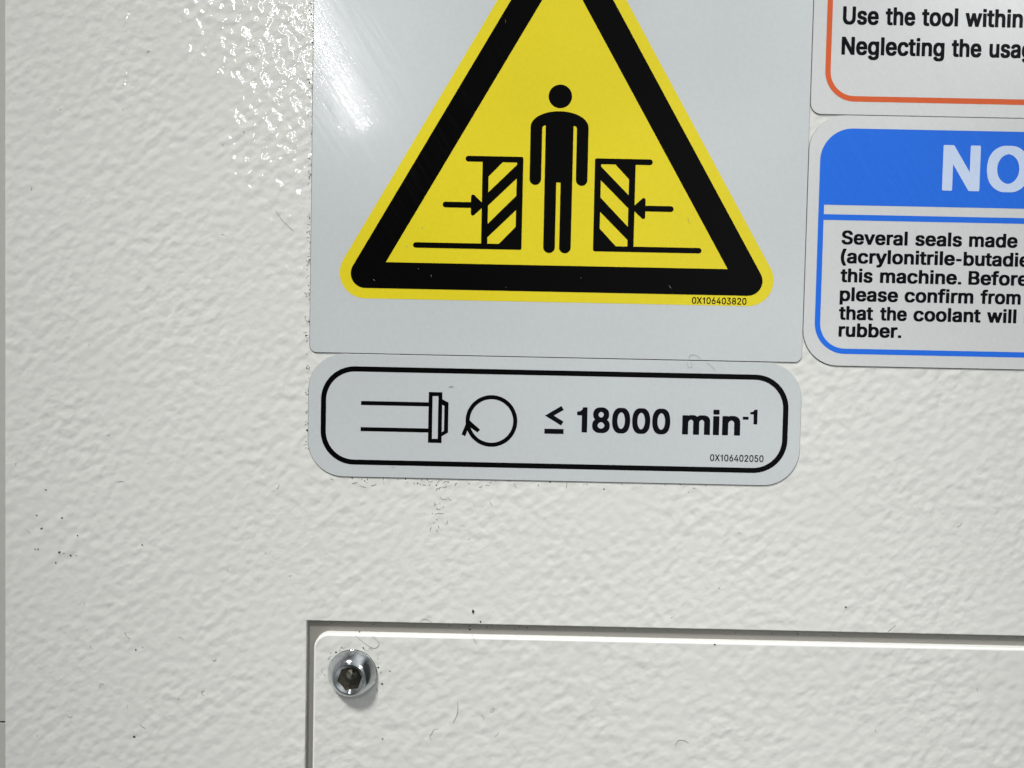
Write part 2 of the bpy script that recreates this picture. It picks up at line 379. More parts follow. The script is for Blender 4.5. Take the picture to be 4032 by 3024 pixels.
# ------------------------------------------------------------------ lettering
# outlines of the letters, cap height = 1000 units: advance, contours (x, y, x, y ...)
GLYPHS = {
'(': (558, [[310,-173,502,-173,519,-162,523,-133,519,-103,445,52,393,192,368,288,358,369,362,509,372,576,396,675,452,841,519,985,522,1015,519,1044,502,1053,306,1053,290,1044,238,952,185,819,156,720,132,601,116,461,116,373,128,258,144,177,181,55,217,-30,289,-162]]),
'-': (541, [[42,306,482,307,496,317,500,347,500,439,496,472,478,482,38,481,24,472,20,439,20,351,26,314]]),
'.': (371, [[66,4,278,2,292,7,300,44,300,151,294,188,278,196,74,196,58,189,50,151,50,44,55,11]]),
'0': (912, [[350,-7,546,-7,618,13,690,51,730,85,782,155,811,214,842,328,856,454,854,576,835,701,807,793,786,838,760,878,703,937,638,979,598,994,546,1007,346,1007,274,987,202,949,137,886,101,830,68,749,49,672,36,568,36,432,48,328,60,273,84,203,130,122,161,85,199,52,238,29,290,6],[434,173,398,187,367,210,334,251,312,292,297,332,280,406,276,439,276,557,284,620,297,668,312,708,334,749,353,775,382,802,422,824,446,829,486,817,519,793,539,775,579,708,608,613,614,561,616,476,612,413,603,365,579,292,559,255,538,224,490,186,454,172]]),
'2': (912, [[82,4,802,2,821,11,826,44,826,137,822,166,806,177,426,177,421,181,630,383,715,476,759,535,779,572,796,616,808,686,808,745,792,823,767,875,743,904,713,934,662,968,598,994,526,1009,358,1009,322,1003,262,986,202,957,139,904,114,871,85,808,70,731,74,668,90,657,286,657,298,661,306,668,316,731,342,777,366,802,388,815,434,830,482,821,527,793,550,768,560,749,570,708,563,679,547,646,499,579,72,155,66,118,66,44,71,11]]),
'3': (912, [[334,-7,518,-9,614,10,670,33,730,71,782,127,806,167,824,221,832,314,820,399,800,446,761,502,729,531,698,552,646,577,556,601,788,845,792,956,788,989,774,998,102,998,83,989,78,956,78,863,86,827,102,821,450,819,253,613,248,576,252,461,270,450,386,450,434,444,489,428,526,407,551,384,567,362,586,317,583,277,576,258,553,225,510,192,490,183,438,170,410,172,366,183,326,206,292,244,281,266,272,303,258,313,50,314,30,303,28,258,44,181,65,137,102,91,142,58,214,20,258,6]]),
'4': (912, [[510,4,710,2,726,7,734,44,734,188,738,192,850,192,868,203,872,236,872,325,866,362,850,369,738,369,734,373,734,609,729,642,714,651,518,651,502,646,494,609,494,373,490,369,314,369,309,373,665,930,669,959,665,989,650,998,446,998,428,989,22,354,18,321,18,232,22,203,38,192,490,192,494,188,494,44,499,11]]),
'5': (912, [[342,-7,522,-9,570,-1,614,13,670,40,734,88,779,144,804,192,815,225,828,317,828,365,820,424,812,458,791,509,738,582,710,608,670,635,622,658,586,670,506,681,382,681,338,674,334,679,354,821,758,821,772,827,780,863,780,956,776,989,762,998,150,998,132,989,72,502,76,469,90,460,194,448,294,448,370,488,422,500,442,498,494,477,533,446,551,424,572,387,583,351,580,299,546,234,526,213,490,188,434,170,382,186,355,203,331,225,309,258,296,303,282,311,82,312,63,303,58,266,74,177,97,133,129,92,158,65,218,28,274,6]]),
'6': (912, [[351,-7,530,-9,574,-2,622,14,694,52,741,92,779,140,803,192,822,280,822,365,807,446,784,502,769,524,736,561,705,587,674,606,630,625,546,644,476,646,687,930,690,959,687,989,674,997,458,998,442,992,177,635,121,542,88,469,76,428,66,362,66,295,80,214,110,144,153,89,194,53,278,9],[438,169,414,176,382,193,343,229,317,273,306,310,306,339,324,391,354,433,394,462,446,478,498,460,519,446,546,420,574,373,584,336,584,314,567,262,533,214,494,185,462,172]]),
'8': (912, [[346,-7,534,-9,586,-2,662,20,742,64,785,103,819,151,840,210,848,295,840,358,830,395,803,446,779,476,720,524,763,568,782,598,804,661,810,738,804,793,795,827,765,886,746,909,714,938,646,979,570,1003,526,1009,362,1009,310,1001,254,983,199,956,141,908,104,852,88,808,78,723,92,631,125,568,169,524,137,502,102,467,73,424,56,384,44,317,42,277,57,185,89,122,162,54,226,20,270,6],[430,169,374,185,323,218,293,266,288,277,288,303,308,347,338,381,358,396,395,413,446,424,490,415,547,384,579,351,599,310,602,288,583,240,565,218,537,196,490,176,454,168],[442,605,398,618,351,653,329,690,322,727,340,771,366,800,402,821,446,832,490,820,537,786,559,753,568,716,548,668,518,636,482,614]]),
'B': (918, [[74,4,550,2,634,9,706,28,764,55,822,102,843,129,870,192,880,255,880,321,871,376,859,413,831,461,790,501,754,524,799,565,828,616,842,694,836,782,827,819,804,871,770,912,722,948,654,980,614,990,542,998,82,998,63,989,58,956,58,44,63,11],[310,179,306,185,306,417,310,421,454,421,506,414,542,404,573,387,602,363,619,339,636,303,635,273,613,232,570,201,534,188,486,181],[310,592,306,598,307,819,438,821,502,813,542,798,578,766,599,723,600,705,579,661,534,619,498,603,454,594]]),
'C': (1024, [[422,-7,610,-9,646,-5,714,10,786,40,854,82,919,148,955,207,979,269,988,325,985,354,970,365,762,365,746,355,722,295,678,239,646,215,598,191,538,175,518,175,446,195,414,209,381,232,353,258,323,295,285,369,270,421,264,469,266,554,285,631,321,701,353,742,382,769,446,806,482,817,530,825,586,814,630,795,670,768,694,744,730,690,748,642,762,633,966,633,985,642,989,672,986,701,967,764,943,815,898,877,846,923,794,957,746,979,678,1000,610,1009,418,1007,350,994,306,979,250,953,193,915,145,871,111,830,76,771,56,727,41,675,22,565,22,435,45,310,56,273,86,210,113,166,145,129,197,81,234,57,306,21,366,2]]),
'E': (844, [[74,4,774,2,793,11,798,44,798,137,793,170,778,179,314,179,306,185,306,413,310,417,738,417,754,424,760,461,760,550,756,583,742,594,310,594,306,598,307,819,774,821,788,830,792,863,792,956,788,989,782,994,770,998,82,998,63,989,58,956,58,44,63,11]]),
'I': (612, [[18,4,566,2,585,11,590,44,590,137,582,173,566,179,426,179,420,185,420,819,570,821,582,827,590,863,590,956,582,993,566,998,26,998,7,989,2,956,2,863,10,827,26,821,166,821,172,815,172,181,22,179,7,170,2,137,2,44,7,11]]),
'N': (1050, [[74,4,282,2,301,11,306,44,306,579,310,581,706,8,722,2,950,2,966,9,972,44,972,956,964,993,950,998,746,998,728,989,724,956,722,413,322,992,306,998,82,998,63,989,58,956,58,44,63,11]]),
'O': (1069, [[422,-7,634,-7,698,6,742,20,806,51,854,82,902,127,935,166,983,251,1012,336,1028,454,1026,572,1012,664,993,727,971,775,937,830,902,873,857,915,778,963,742,980,686,997,606,1009,418,1007,350,994,274,964,194,916,149,875,121,841,76,771,56,727,41,675,22,565,22,435,45,310,56,273,86,210,117,162,149,125,198,80,246,50,306,21,366,2],[510,177,475,185,414,210,365,247,326,292,301,332,273,410,264,465,264,531,272,587,301,668,353,742,382,768,438,802,486,819,530,825,570,817,634,791,694,744,723,708,747,672,779,579,786,487,779,421,764,369,747,328,697,258,662,228,610,197,554,179]]),
'S': (899, [[334,-11,538,-13,626,3,678,20,742,54,794,99,835,155,848,188,862,273,862,317,855,362,835,421,798,470,758,503,674,547,598,574,434,614,362,641,314,673,288,712,289,731,301,756,334,792,370,813,422,828,446,830,514,813,559,786,588,753,600,727,607,697,622,687,826,686,842,694,848,731,839,793,819,849,791,889,753,926,710,957,642,987,590,1002,534,1009,358,1009,302,1001,238,983,170,949,110,901,73,852,57,815,42,720,50,638,65,598,82,568,118,529,168,494,250,456,322,434,482,393,534,375,591,339,617,303,616,277,606,255,593,236,558,206,522,186,490,176,430,168,366,183,313,214,286,244,272,269,261,314,246,323,38,323,22,315,16,273,32,188,50,148,89,96,138,54,210,17,286,-5]]),
'T': (903, [[336,4,542,2,561,11,566,44,567,819,858,821,870,825,876,830,880,863,880,956,876,989,862,998,26,998,7,989,2,956,2,863,10,827,26,821,320,819,320,44,324,11]]),
'U': (1038, [[414,-11,606,-11,662,-3,713,11,780,41,841,81,882,122,907,155,927,192,943,232,952,273,960,358,960,956,956,989,942,998,734,998,716,989,712,956,712,351,707,325,696,295,667,247,638,220,578,186,510,172,438,187,383,218,345,255,309,325,304,351,304,956,300,989,282,998,78,998,63,989,58,956,58,343,64,280,77,225,110,155,129,129,206,58,246,36,310,9,358,-3]]),
'X': (953, [[-7,4,218,2,233,7,466,315,698,7,710,2,930,2,950,10,954,41,951,70,621,517,929,926,934,959,927,993,910,998,694,998,682,993,471,712,466,711,258,993,242,998,22,998,6,992,0,959,4,930,315,509,-19,70,-22,41,-19,11]]),
'a': (786, [[230,-11,394,-13,438,-5,486,11,506,2,702,2,717,11,722,44,722,506,711,594,690,649,659,690,622,720,562,750,506,766,442,773,310,773,222,758,146,728,106,702,57,653,29,605,23,568,30,535,42,528,146,500,242,500,254,508,278,545,306,569,342,588,378,598,410,593,442,577,458,561,476,531,481,509,474,501,454,493,210,459,162,448,114,429,70,403,46,381,16,336,4,288,0,221,13,140,37,92,77,48,106,29,170,0],[318,165,278,181,258,197,249,210,242,232,259,262,286,280,334,297,478,317,482,314,482,288,476,266,459,232,437,207,418,191,382,172,346,163]]),
'b': (855, [[368,-11,506,-13,586,-1,621,11,670,36,734,90,762,125,799,199,820,288,826,336,826,428,808,531,784,598,737,668,686,713,626,746,566,766,502,773,354,769,318,762,286,749,284,956,280,989,274,994,262,998,62,998,48,989,44,956,44,44,48,11,66,2,258,2,270,6,278,16,318,-1],[430,166,394,176,367,192,334,223,317,247,301,280,285,336,282,410,301,483,333,539,366,569,390,584,434,596,474,584,501,568,535,535,550,513,568,476,579,439,584,417,584,354,564,277,527,218,498,191,474,177,454,169]]),
'c': (799, [[322,-11,478,-13,534,-5,602,17,674,58,714,95,742,133,767,188,772,221,769,251,762,258,650,286,558,287,542,278,527,244,494,202,442,172,402,165,358,179,322,204,289,244,268,284,250,351,250,410,261,454,277,494,297,528,337,568,362,583,386,592,414,596,468,576,505,546,522,524,538,487,554,478,646,478,750,502,765,513,769,542,764,579,743,624,711,668,654,717,597,745,534,765,474,773,318,771,266,761,206,739,146,704,102,663,53,594,25,520,10,432,8,347,25,240,34,207,57,159,105,92,138,62,175,37,230,10,266,-1]]),
'd': (855, [[302,-11,458,-13,518,-1,558,17,566,6,578,2,770,2,788,11,792,44,792,956,788,989,774,998,574,998,558,991,552,956,550,749,502,766,442,773,330,773,250,761,186,735,134,702,101,672,81,646,48,590,20,509,8,410,8,351,20,255,46,174,89,103,134,58,170,33,210,13,250,-1],[398,166,358,178,334,193,307,218,288,244,269,280,252,336,250,410,268,480,284,513,302,538,346,577,402,596,442,585,466,571,495,546,520,513,548,439,552,351,536,284,503,225,456,185,422,169]]),
'e': (815, [[326,-11,494,-13,562,-2,618,17,666,42,716,81,751,125,773,173,776,203,772,232,758,241,650,265,562,266,546,258,515,210,482,184,430,164,402,165,366,176,326,198,306,215,273,262,257,303,262,308,766,308,785,317,790,406,780,506,759,576,727,638,703,668,671,697,630,726,566,754,506,769,454,773,314,771,266,762,227,749,174,723,138,698,106,669,74,629,36,554,20,498,8,410,10,325,24,240,58,155,105,92,138,62,178,35,234,10,270,-1],[266,476,263,480,265,487,281,517,317,557,362,585,402,596,438,588,483,561,514,524,536,480,530,476]]),
'f': (520, [[114,4,318,2,336,11,340,44,340,590,346,594,490,595,504,605,508,638,508,723,502,756,486,764,342,764,341,812,357,841,382,856,486,852,502,860,531,948,536,982,532,1011,514,1023,454,1035,318,1037,242,1024,194,1004,171,989,137,956,112,911,98,830,98,768,94,764,-26,764,-42,753,-46,720,-46,638,-39,601,-26,594,94,594,98,590,98,44,103,11]]),
'g': (857, [[310,-269,498,-269,562,-260,614,-245,658,-226,702,-197,745,-155,766,-118,780,-77,792,15,792,720,788,753,774,763,578,764,562,756,558,745,518,762,442,773,330,773,254,762,194,739,142,707,93,661,72,635,49,594,20,513,8,417,10,332,20,258,36,207,56,166,97,111,134,77,166,55,230,28,290,14,454,11,518,21,551,33,544,-11,522,-47,502,-65,478,-79,414,-97,398,-98,366,-90,322,-72,287,-44,254,-6,242,1,154,1,46,-55,41,-89,44,-118,73,-159,121,-203,158,-226,202,-245,250,-260],[394,188,338,209,302,239,285,262,268,295,252,343,250,417,268,483,286,517,309,546,354,580,382,592,406,596,466,573,497,546,523,509,546,458,551,432,554,362,534,288,503,240,486,223,454,202,422,190]]),
'h': (827, [[60,4,262,2,280,11,284,44,284,469,301,517,329,554,366,580,410,594,454,580,481,561,503,531,519,491,522,44,527,11,546,2,742,2,757,11,762,44,762,491,751,579,728,646,707,679,661,723,610,750,566,765,506,773,394,773,326,763,286,750,284,956,280,989,266,998,66,998,48,989,44,956,44,44,48,11]]),
'i': (371, [[66,4,274,2,292,11,296,44,296,708,292,742,278,752,74,753,54,742,50,708,50,44,55,11],[66,815,274,814,288,819,296,856,296,963,290,1000,274,1007,74,1007,58,1001,50,963,50,856,55,823]]),
'l': (371, [[66,4,274,2,292,11,296,44,296,963,292,996,278,1007,74,1007,54,996,50,963,50,44,55,11]]),
'm': (1220, [[60,4,262,2,280,11,284,44,285,491,302,531,326,562,358,584,390,596,430,580,458,556,473,531,480,509,480,44,488,7,502,2,698,2,716,11,720,44,721,502,729,524,750,556,790,587,822,596,858,584,890,560,908,531,914,509,914,44,919,11,938,2,1134,2,1146,6,1152,11,1156,44,1154,535,1143,605,1134,635,1103,686,1057,731,1030,746,982,765,930,775,766,773,702,755,630,714,590,746,558,761,498,775,362,775,314,765,278,751,270,760,258,764,66,764,54,760,48,753,44,720,44,44,48,11]]),
'n': (826, [[60,4,262,2,280,11,284,44,284,469,301,517,329,554,366,580,410,594,454,580,481,561,503,531,519,491,522,44,527,11,546,2,742,2,757,11,762,44,762,491,756,550,748,594,726,649,707,679,661,723,590,758,546,769,506,773,366,771,318,761,278,746,274,756,258,764,66,764,50,756,44,720,44,44,48,11]]),
'o': (837, [[322,-11,498,-11,586,10,634,32,679,63,739,125,767,173,787,225,806,325,808,410,796,502,775,568,739,635,678,698,598,745,550,761,466,773,350,773,286,766,230,750,146,704,102,663,57,601,32,546,20,502,10,432,8,351,20,258,34,207,49,173,78,125,105,92,154,51,230,10,266,-1],[402,165,366,175,338,191,305,221,289,244,268,284,252,336,250,406,268,476,302,534,350,577,386,592,410,596,450,585,478,569,520,528,547,480,559,443,566,417,568,369,566,339,548,280,515,225,489,199,458,179,430,168]]),
'p': (855, [[66,-258,262,-258,278,-251,284,-214,286,12,318,-1,378,-13,506,-13,586,-1,630,15,686,47,734,90,762,125,799,199,820,288,827,380,826,428,816,498,796,568,762,635,734,671,702,701,666,727,582,762,506,773,354,769,318,762,278,745,274,756,258,764,66,764,50,756,44,720,44,-214,50,-251],[430,166,394,176,367,192,334,223,317,247,301,280,285,336,282,410,301,483,333,539,366,569,390,584,434,596,474,584,501,568,535,535,550,513,568,476,579,439,584,417,584,354,564,277,527,218,498,191,474,177,454,169]]),
'r': (530, [[60,4,262,2,280,11,284,44,285,483,314,538,346,565,374,579,406,588,518,587,534,594,540,631,540,727,536,760,530,767,506,773,362,773,310,766,278,754,258,764,66,764,50,756,44,720,44,44,48,11]]),
's': (738, [[270,-11,446,-11,490,-5,554,13,622,49,654,76,683,114,700,151,711,232,703,299,688,339,653,384,594,422,538,444,370,482,326,496,298,512,276,539,281,554,306,578,334,592,370,600,402,591,426,577,454,546,470,515,486,506,578,506,674,526,690,535,696,568,692,598,675,638,645,683,613,712,578,735,510,761,426,773,310,773,266,769,214,758,150,732,107,705,73,672,45,620,32,546,38,476,49,439,65,410,86,386,118,361,202,323,414,271,439,258,464,229,459,214,429,185,402,172,358,161,314,172,278,195,262,214,242,258,226,267,134,267,38,249,17,240,12,207,21,155,41,111,65,77,110,41,154,17,210,-2]]),
't': (468, [[250,-4,406,-5,459,4,474,15,478,44,474,77,453,162,438,171,338,172,319,185,308,214,308,590,314,594,442,594,455,601,462,638,462,720,458,753,442,764,310,764,308,889,304,919,298,926,286,930,86,929,72,919,68,889,66,764,-26,764,-42,753,-46,720,-46,638,-42,605,-26,594,62,594,68,590,68,199,74,140,85,103,101,74,121,52,155,26,198,6]]),
'u': (827, [[302,-7,442,-5,482,3,526,19,534,7,550,2,742,2,757,11,762,44,762,720,758,753,750,760,738,764,546,764,526,753,522,720,520,288,503,247,478,213,438,185,398,172,374,176,346,188,323,207,305,229,285,280,284,720,278,756,262,764,66,764,50,756,44,720,44,255,54,185,64,151,98,89,118,65,150,40,214,8,274,-5]]),
'v': (786, [[274,4,482,2,502,11,783,690,788,723,785,753,778,760,766,764,562,764,542,753,382,349,222,755,202,764,-2,764,-19,756,-24,723,-19,690,254,30,262,11]]),
'w': (1136, [[226,4,430,2,446,9,558,363,668,11,686,2,882,2,896,7,912,44,1124,690,1128,723,1122,757,1106,764,906,764,890,756,782,409,678,754,658,764,454,764,437,749,334,407,226,756,210,764,6,764,-9,756,-15,723,-11,694,208,26,214,11]]),
'y': (786, [[130,-262,254,-260,318,-245,381,-207,403,-185,435,-140,471,-63,783,690,788,723,785,753,778,760,766,764,562,764,542,753,382,349,222,755,202,764,-2,764,-19,756,-24,723,-19,690,251,33,222,-37,194,-71,174,-81,78,-80,64,-89,38,-177,34,-207,39,-240,58,-253]]),
'1': (721, [[306,4,518,2,536,11,540,44,540,956,536,989,522,998,346,998,330,985,306,913,254,866,174,836,90,828,75,819,70,786,70,720,78,682,94,675,286,675,290,672,290,44,295,11]]),
}
THIN = {
'0': (901, [[370,-8,526,-7,598,14,662,49,715,100,764,176,783,218,800,272,816,352,824,437,822,594,803,713,779,789,758,835,732,877,675,939,618,978,578,994,526,1007,366,1007,294,986,230,951,165,885,129,828,96,743,76,659,66,533,68,414,76,337,88,280,112,207,158,123,189,84,227,50,266,26,310,7],[430,137,378,156,343,180,306,226,284,268,261,341,248,414,244,544,256,640,269,690,284,732,306,774,338,815,370,840,402,855,446,864,490,855,518,842,566,802,587,770,607,732,631,655,644,575,648,490,642,406,631,345,607,268,586,228,566,198,516,157,490,145,458,136]]),
'X': (942, [[13,4,205,4,391,257,466,366,565,222,726,3,910,2,922,7,923,38,581,517,901,958,903,989,899,996,710,997,466,659,363,812,230,997,42,998,34,995,34,958,343,529,353,510,9,38,9,11]]),
'1': (710, [[326,4,498,2,508,8,508,989,502,998,366,998,357,985,334,914,282,865,194,830,110,822,103,816,102,713,110,701,318,701,322,697,322,11]]),
'6': (901, [[371,-8,510,-9,566,2,634,30,670,53,727,107,768,176,783,222,792,284,788,391,772,452,756,487,733,521,677,575,646,595,610,611,526,630,423,632,657,958,659,989,654,997,478,998,466,991,205,625,145,521,108,425,98,368,98,272,108,218,138,146,181,88,222,51,298,10],[438,134,406,141,370,156,325,192,289,249,280,276,274,326,289,387,306,420,326,446,342,461,382,484,414,495,450,500,486,492,522,476,547,460,574,432,602,383,612,345,614,307,608,272,595,238,561,188,534,165,502,147,470,137]]),
'4': (901, [[530,4,698,4,702,11,702,195,706,199,830,199,840,207,838,341,830,345,706,345,702,349,701,632,690,638,538,638,527,632,526,349,522,345,262,345,260,349,631,950,637,962,638,989,630,998,466,998,456,992,50,330,50,211,58,200,522,199,526,195,526,11]]),
'3': (901, [[354,-8,498,-9,566,3,622,21,669,46,729,96,762,140,784,184,796,226,800,261,798,349,784,402,757,456,702,516,666,541,594,573,538,584,502,586,500,590,760,874,760,989,754,998,122,998,111,992,110,862,118,853,510,851,281,602,280,475,290,467,406,467,454,462,514,443,562,413,595,372,613,330,618,299,611,253,587,207,561,180,518,155,462,138,414,136,346,152,297,180,264,218,238,287,70,287,58,280,62,218,72,184,93,138,130,91,170,57,234,21,278,6]]),
'8': (901, [[366,-8,514,-9,598,6,662,31,714,63,767,115,798,169,814,226,814,322,810,349,792,398,775,429,738,473,718,491,666,525,706,554,735,586,754,617,768,651,776,682,778,762,775,793,762,839,750,864,718,910,661,958,598,990,550,1003,510,1009,382,1009,350,1005,299,992,242,967,201,939,151,885,122,827,112,785,112,690,120,651,133,621,153,586,174,562,222,525,166,488,138,461,112,425,94,390,81,352,74,299,76,226,85,188,117,123,190,53,238,25,266,14,322,-1],[410,138,366,148,330,165,285,203,260,253,256,287,262,318,280,356,298,380,330,407,370,427,446,444,506,432,558,407,607,360,627,318,631,299,627,249,603,203,558,164,522,148,474,136,438,134],[422,590,370,607,323,644,301,682,290,732,304,782,338,826,387,854,446,868,510,852,538,836,565,812,591,766,598,720,594,697,576,659,545,625,514,605,478,592,446,586]]),
'2': (901, [[102,4,782,2,793,8,794,134,786,145,362,146,357,149,550,340,655,452,731,552,763,621,776,682,776,774,764,820,739,874,715,904,685,935,634,970,578,994,506,1009,378,1009,330,1001,282,986,230,959,167,904,142,870,121,828,105,770,102,693,110,682,270,682,278,690,288,755,304,789,322,813,342,831,378,852,438,866,502,852,555,820,578,793,588,774,600,732,600,713,583,651,527,567,100,126,98,11]]),
'5': (901, [[362,-8,502,-9,550,-1,589,11,634,33,695,77,731,115,754,149,784,218,794,268,796,372,784,441,763,494,746,523,719,559,685,594,634,629,566,657,486,669,402,668,338,656,302,644,322,847,330,852,742,853,748,862,748,989,742,998,170,998,160,992,104,517,104,483,110,477,214,466,274,466,334,500,378,515,418,521,470,515,534,484,571,448,602,394,615,341,616,314,608,276,574,208,554,187,518,161,490,148,442,136,414,138,378,148,327,176,289,218,276,245,268,280,262,285,102,285,91,280,92,226,102,180,125,134,157,92,186,64,246,26,294,6]]),
}


def word(txt, left, right, base, cap, table, xs=None):
    """contours of a word whose ink spans left..right"""
    pen = 0.0; G = []
    for ch in txt:
        adv, cs = table[ch]
        G += [[(c[i] / 1000 + pen, c[i + 1] / 1000) for i in range(0, len(c), 2)] for c in cs]
        pen += adv / 1000
    x0 = min(x for c in G for x, _ in c); x1 = max(x for c in G for x, _ in c)
    if xs is None:
        xs = (right - left) / (x1 - x0)
    return [[(left + (x - x0) * xs, base + z * cap) for x, z in c] for c in G], xs


def text(name, words, cap, y, mat, parent, org, table=None):
    """printed lines: words = (text, left, right or None, baseline)"""
    cs = []; xs = None
    for t, l, r, b in words:
        if isinstance(r, tuple):             # spacing known from the part of the word in view
            _, xs = word(r[0], l, r[1], b, cap, table or GLYPHS)
            r = None
        c, xs = word(t, l, r, b, cap, table or GLYPHS, None if r is not None else xs)
        cs += c
    return flat(name, cs, y, mat, parent, org)


# ------------------------------------------------------------------ the machine's sheet-metal front
def build_panel():
    t = thing('machine_panel', 0, 0, 0,
              'large cream textured metal machine panel with all the stickers on it and a rectangular recess', 'machine panel')
    # front sheet with the rectangular opening for the cover plate
    o = rect(-110.3, -190, 240, 190)
    h = rect(-44.2, -170, 225, -57.6)
    bm = bmesh.new()
    D = 1.0
    of = [bm.verts.new((x, 0, z)) for x, z in o]; hf = [bm.verts.new((x, 0, z)) for x, z in h]
    ob = [bm.verts.new((x, D, z)) for x, z in o]; hb = [bm.verts.new((x, D, z)) for x, z in h]
    for i in range(4):
        j = (i + 1) % 4
        bm.faces.new((of[i], of[j], hf[j], hf[i]))
        bm.faces.new((hf[i], hf[j], hb[j], hb[i]))
        bm.faces.new((of[j], of[i], ob[i], ob[j]))
        bm.faces.new((ob[j], ob[i], hb[i], hb[j]))
    bmesh.ops.recalc_face_normals(bm, faces=bm.faces)
    ed = [e for e in bm.edges if all(abs(v.co.y) < 1e-6 for v in e.verts)
          and any(all(abs(v.co.y) < 1e-6 for v in f.verts) for f in e.link_faces)
          and any(not all(abs(v.co.y) < 1e-6 for v in f.verts) for f in e.link_faces)]
    bmesh.ops.bevel(bm, geom=ed, offset=0.18, segments=3, profile=0.5, affect='EDGES')
    for v in bm.verts:
        v.co *= MM
    me = bpy.data.meshes.new('front_sheet'); bm.to_mesh(me); bm.free()
    link('front_sheet', me, t, (0, 0, 0), PAINT)
    slab('recess_floor', rect(-60, -185, 235, -45), D, 1.0, PAINT_GROOVE_SHADE, t, (0, 0, 0))
    return t


build_panel()

# narrow neighbouring panels past the left edge, with a dark seam between the two
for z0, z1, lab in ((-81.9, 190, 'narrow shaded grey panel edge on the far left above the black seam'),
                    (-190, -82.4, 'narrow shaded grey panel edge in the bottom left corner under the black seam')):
    s = slab('side_panel', rect(-150, z0, -110.34, z1), 1.0, 1.2, PAINT_SIDE_SHADED, None, (0, 0, 0), 0.05)
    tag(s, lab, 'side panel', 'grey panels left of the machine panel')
s = slab('backing_frame', rect(-150, -190, -104, 190), 2.12, 1.0, CRUMB, None, (0, 0, 0))
tag(s, 'black backing strip showing as the dark seam at the lower left edge', 'backing strip')

# ------------------------------------------------------------------ cover plate and screw
s = slab('cover_plate', fillet(rect(-42.4, -160, 215, -60.15), 3.3, 16), -0.75, 1.75, PAINT_PLATE, None, (0, 0, 0), 0.5, 4)
s.data.materials.append(PAINT_EDGE_LIT)
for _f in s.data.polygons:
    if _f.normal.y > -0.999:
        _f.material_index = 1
tag(s, 'cream textured cover plate with rounded corner set in the recess and held by the screw', 'cover plate')


def lathe(name, prof, mat, parent, seg=96, smooth=True):
    """profile (radius, y) in mm revolved about the screw axis"""
    bm = bmesh.new(); rings = []
    for pr in prof:
        if pr is None:
            rings.append(None); continue
        r, y = pr
        if r < 1e-6:
            rings.append([bm.verts.new((0, y, 0))]); continue
        rings.append([bm.verts.new((r * math.cos(2 * math.pi * k / seg), y, r * math.sin(2 * math.pi * k / seg))) for k in range(seg)])
    for a, b in zip(rings, rings[1:]):
        if a is None or b is None:          # a sharp edge of the profile
            continue
        for k in range(seg):
            j = (k + 1) % seg
            if len(b) == 1:
                bm.faces.new((a[k], a[j], b[0]))
            elif len(a) == 1:
                bm.faces.new((a[0], b[j], b[k]))
            else:
                bm.faces.new((a[k], a[j], b[j], b[k]))
    bm.normal_update()
    for f in bm.faces:                  # outside faces the room
        c = f.calc_center_median()
        if f.normal.y > 0 or (abs(f.normal.y) < 1e-4 and f.normal.x * c.x + f.normal.z * c.z < 0):
            f.normal_flip()
    for v in bm.verts:
        v.co *= MM
    me = bpy.data.meshes.new(name); bm.to_mesh(me); bm.free()
    for p in me.polygons:
        p.use_smooth = smooth
    return link(name, me, parent, (0, 0, 0), mat)


def build_screw():
    t = thing('button_head_screw', -33.8, -0.75, -68.75,
              'shiny zinc button head screw with hexagon socket in the corner of the cover plate', 'screw')
    t.rotation_euler = (R(1.0), R(12), R(-1.0))
    # dome from the rim up to the flat ring round the socket
    prof = [(5.35, 0.0), (5.38, -0.25), (5.30, -0.45)]
    for k in range(1, 15):
        u = k / 14
        rr = 5.30 - (5.30 - 3.30) * u
        prof.append((rr, -0.45 - 2.50 * math.sin(u * math.pi / 2 * 0.85) / math.sin(math.pi / 2 * 0.85)))
    prof += [(3.24, -3.02), (3.14, -2.98)]
    lathe('head', prof, ZINC, t)
    # hexagonal socket: chamfer land, six walls and a drilled bottom
    bm = bmesh.new(); n = 6; rc = 2.74; N = 48

    def hexp(a):
        a0 = a % (math.pi / 3) - math.pi / 6
        return rc * math.cos(math.pi / 6) / math.cos(a0)
    top = []; lip = []; bot = []
    for k in range(N):
        a = 2 * math.pi * k / N; rot = a + R(24); hr = hexp(a)
        top.append(bm.verts.new((3.14 * math.cos(rot), -2.97, 3.14 * math.sin(rot))))
        lip.append(bm.verts.new((hr * math.cos(rot), -2.97 + (3.14 - hr) * 0.62, hr * math.sin(rot))))
        bot.append(bm.verts.new((hr * math.cos(rot), -0.75, hr * math.sin(rot))))
    inner = [bm.verts.new((1.2 * math.cos(2 * math.pi * k / N + R(24)), -0.62, 1.2 * math.sin(2 * math.pi * k / N + R(24)))) for k in range(N)]
    tip = bm.verts.new((0, -0.25, 0))
    for k in range(N):
        j = (k + 1) % N
        bm.faces.new((top[k], top[j], lip[j], lip[k])).material_index = 1
        bm.faces.new((lip[k], lip[j], bot[j], bot[k]))
        bm.faces.new((bot[k], bot[j], inner[j], inner[k]))
        bm.faces.new((inner[k], inner[j], tip))
    for f in bm.faces:                      # surfaces look outward, towards -Y
        f.normal_update()
    bmesh.ops.recalc_face_normals(bm, faces=bm.faces)
    if sum(f.normal.y for f in bm.faces) > 0:
        for f in bm.faces:
            f.normal_flip()
    for v in bm.verts:
        v.co *= MM
    me = bpy.data.meshes.new('hex_socket'); bm.to_mesh(me); bm.free()
    link('hex_socket', me, t, (0, 0, 0), SOCKET)
    me.materials.append(ZINC)
    return t


build_screw()

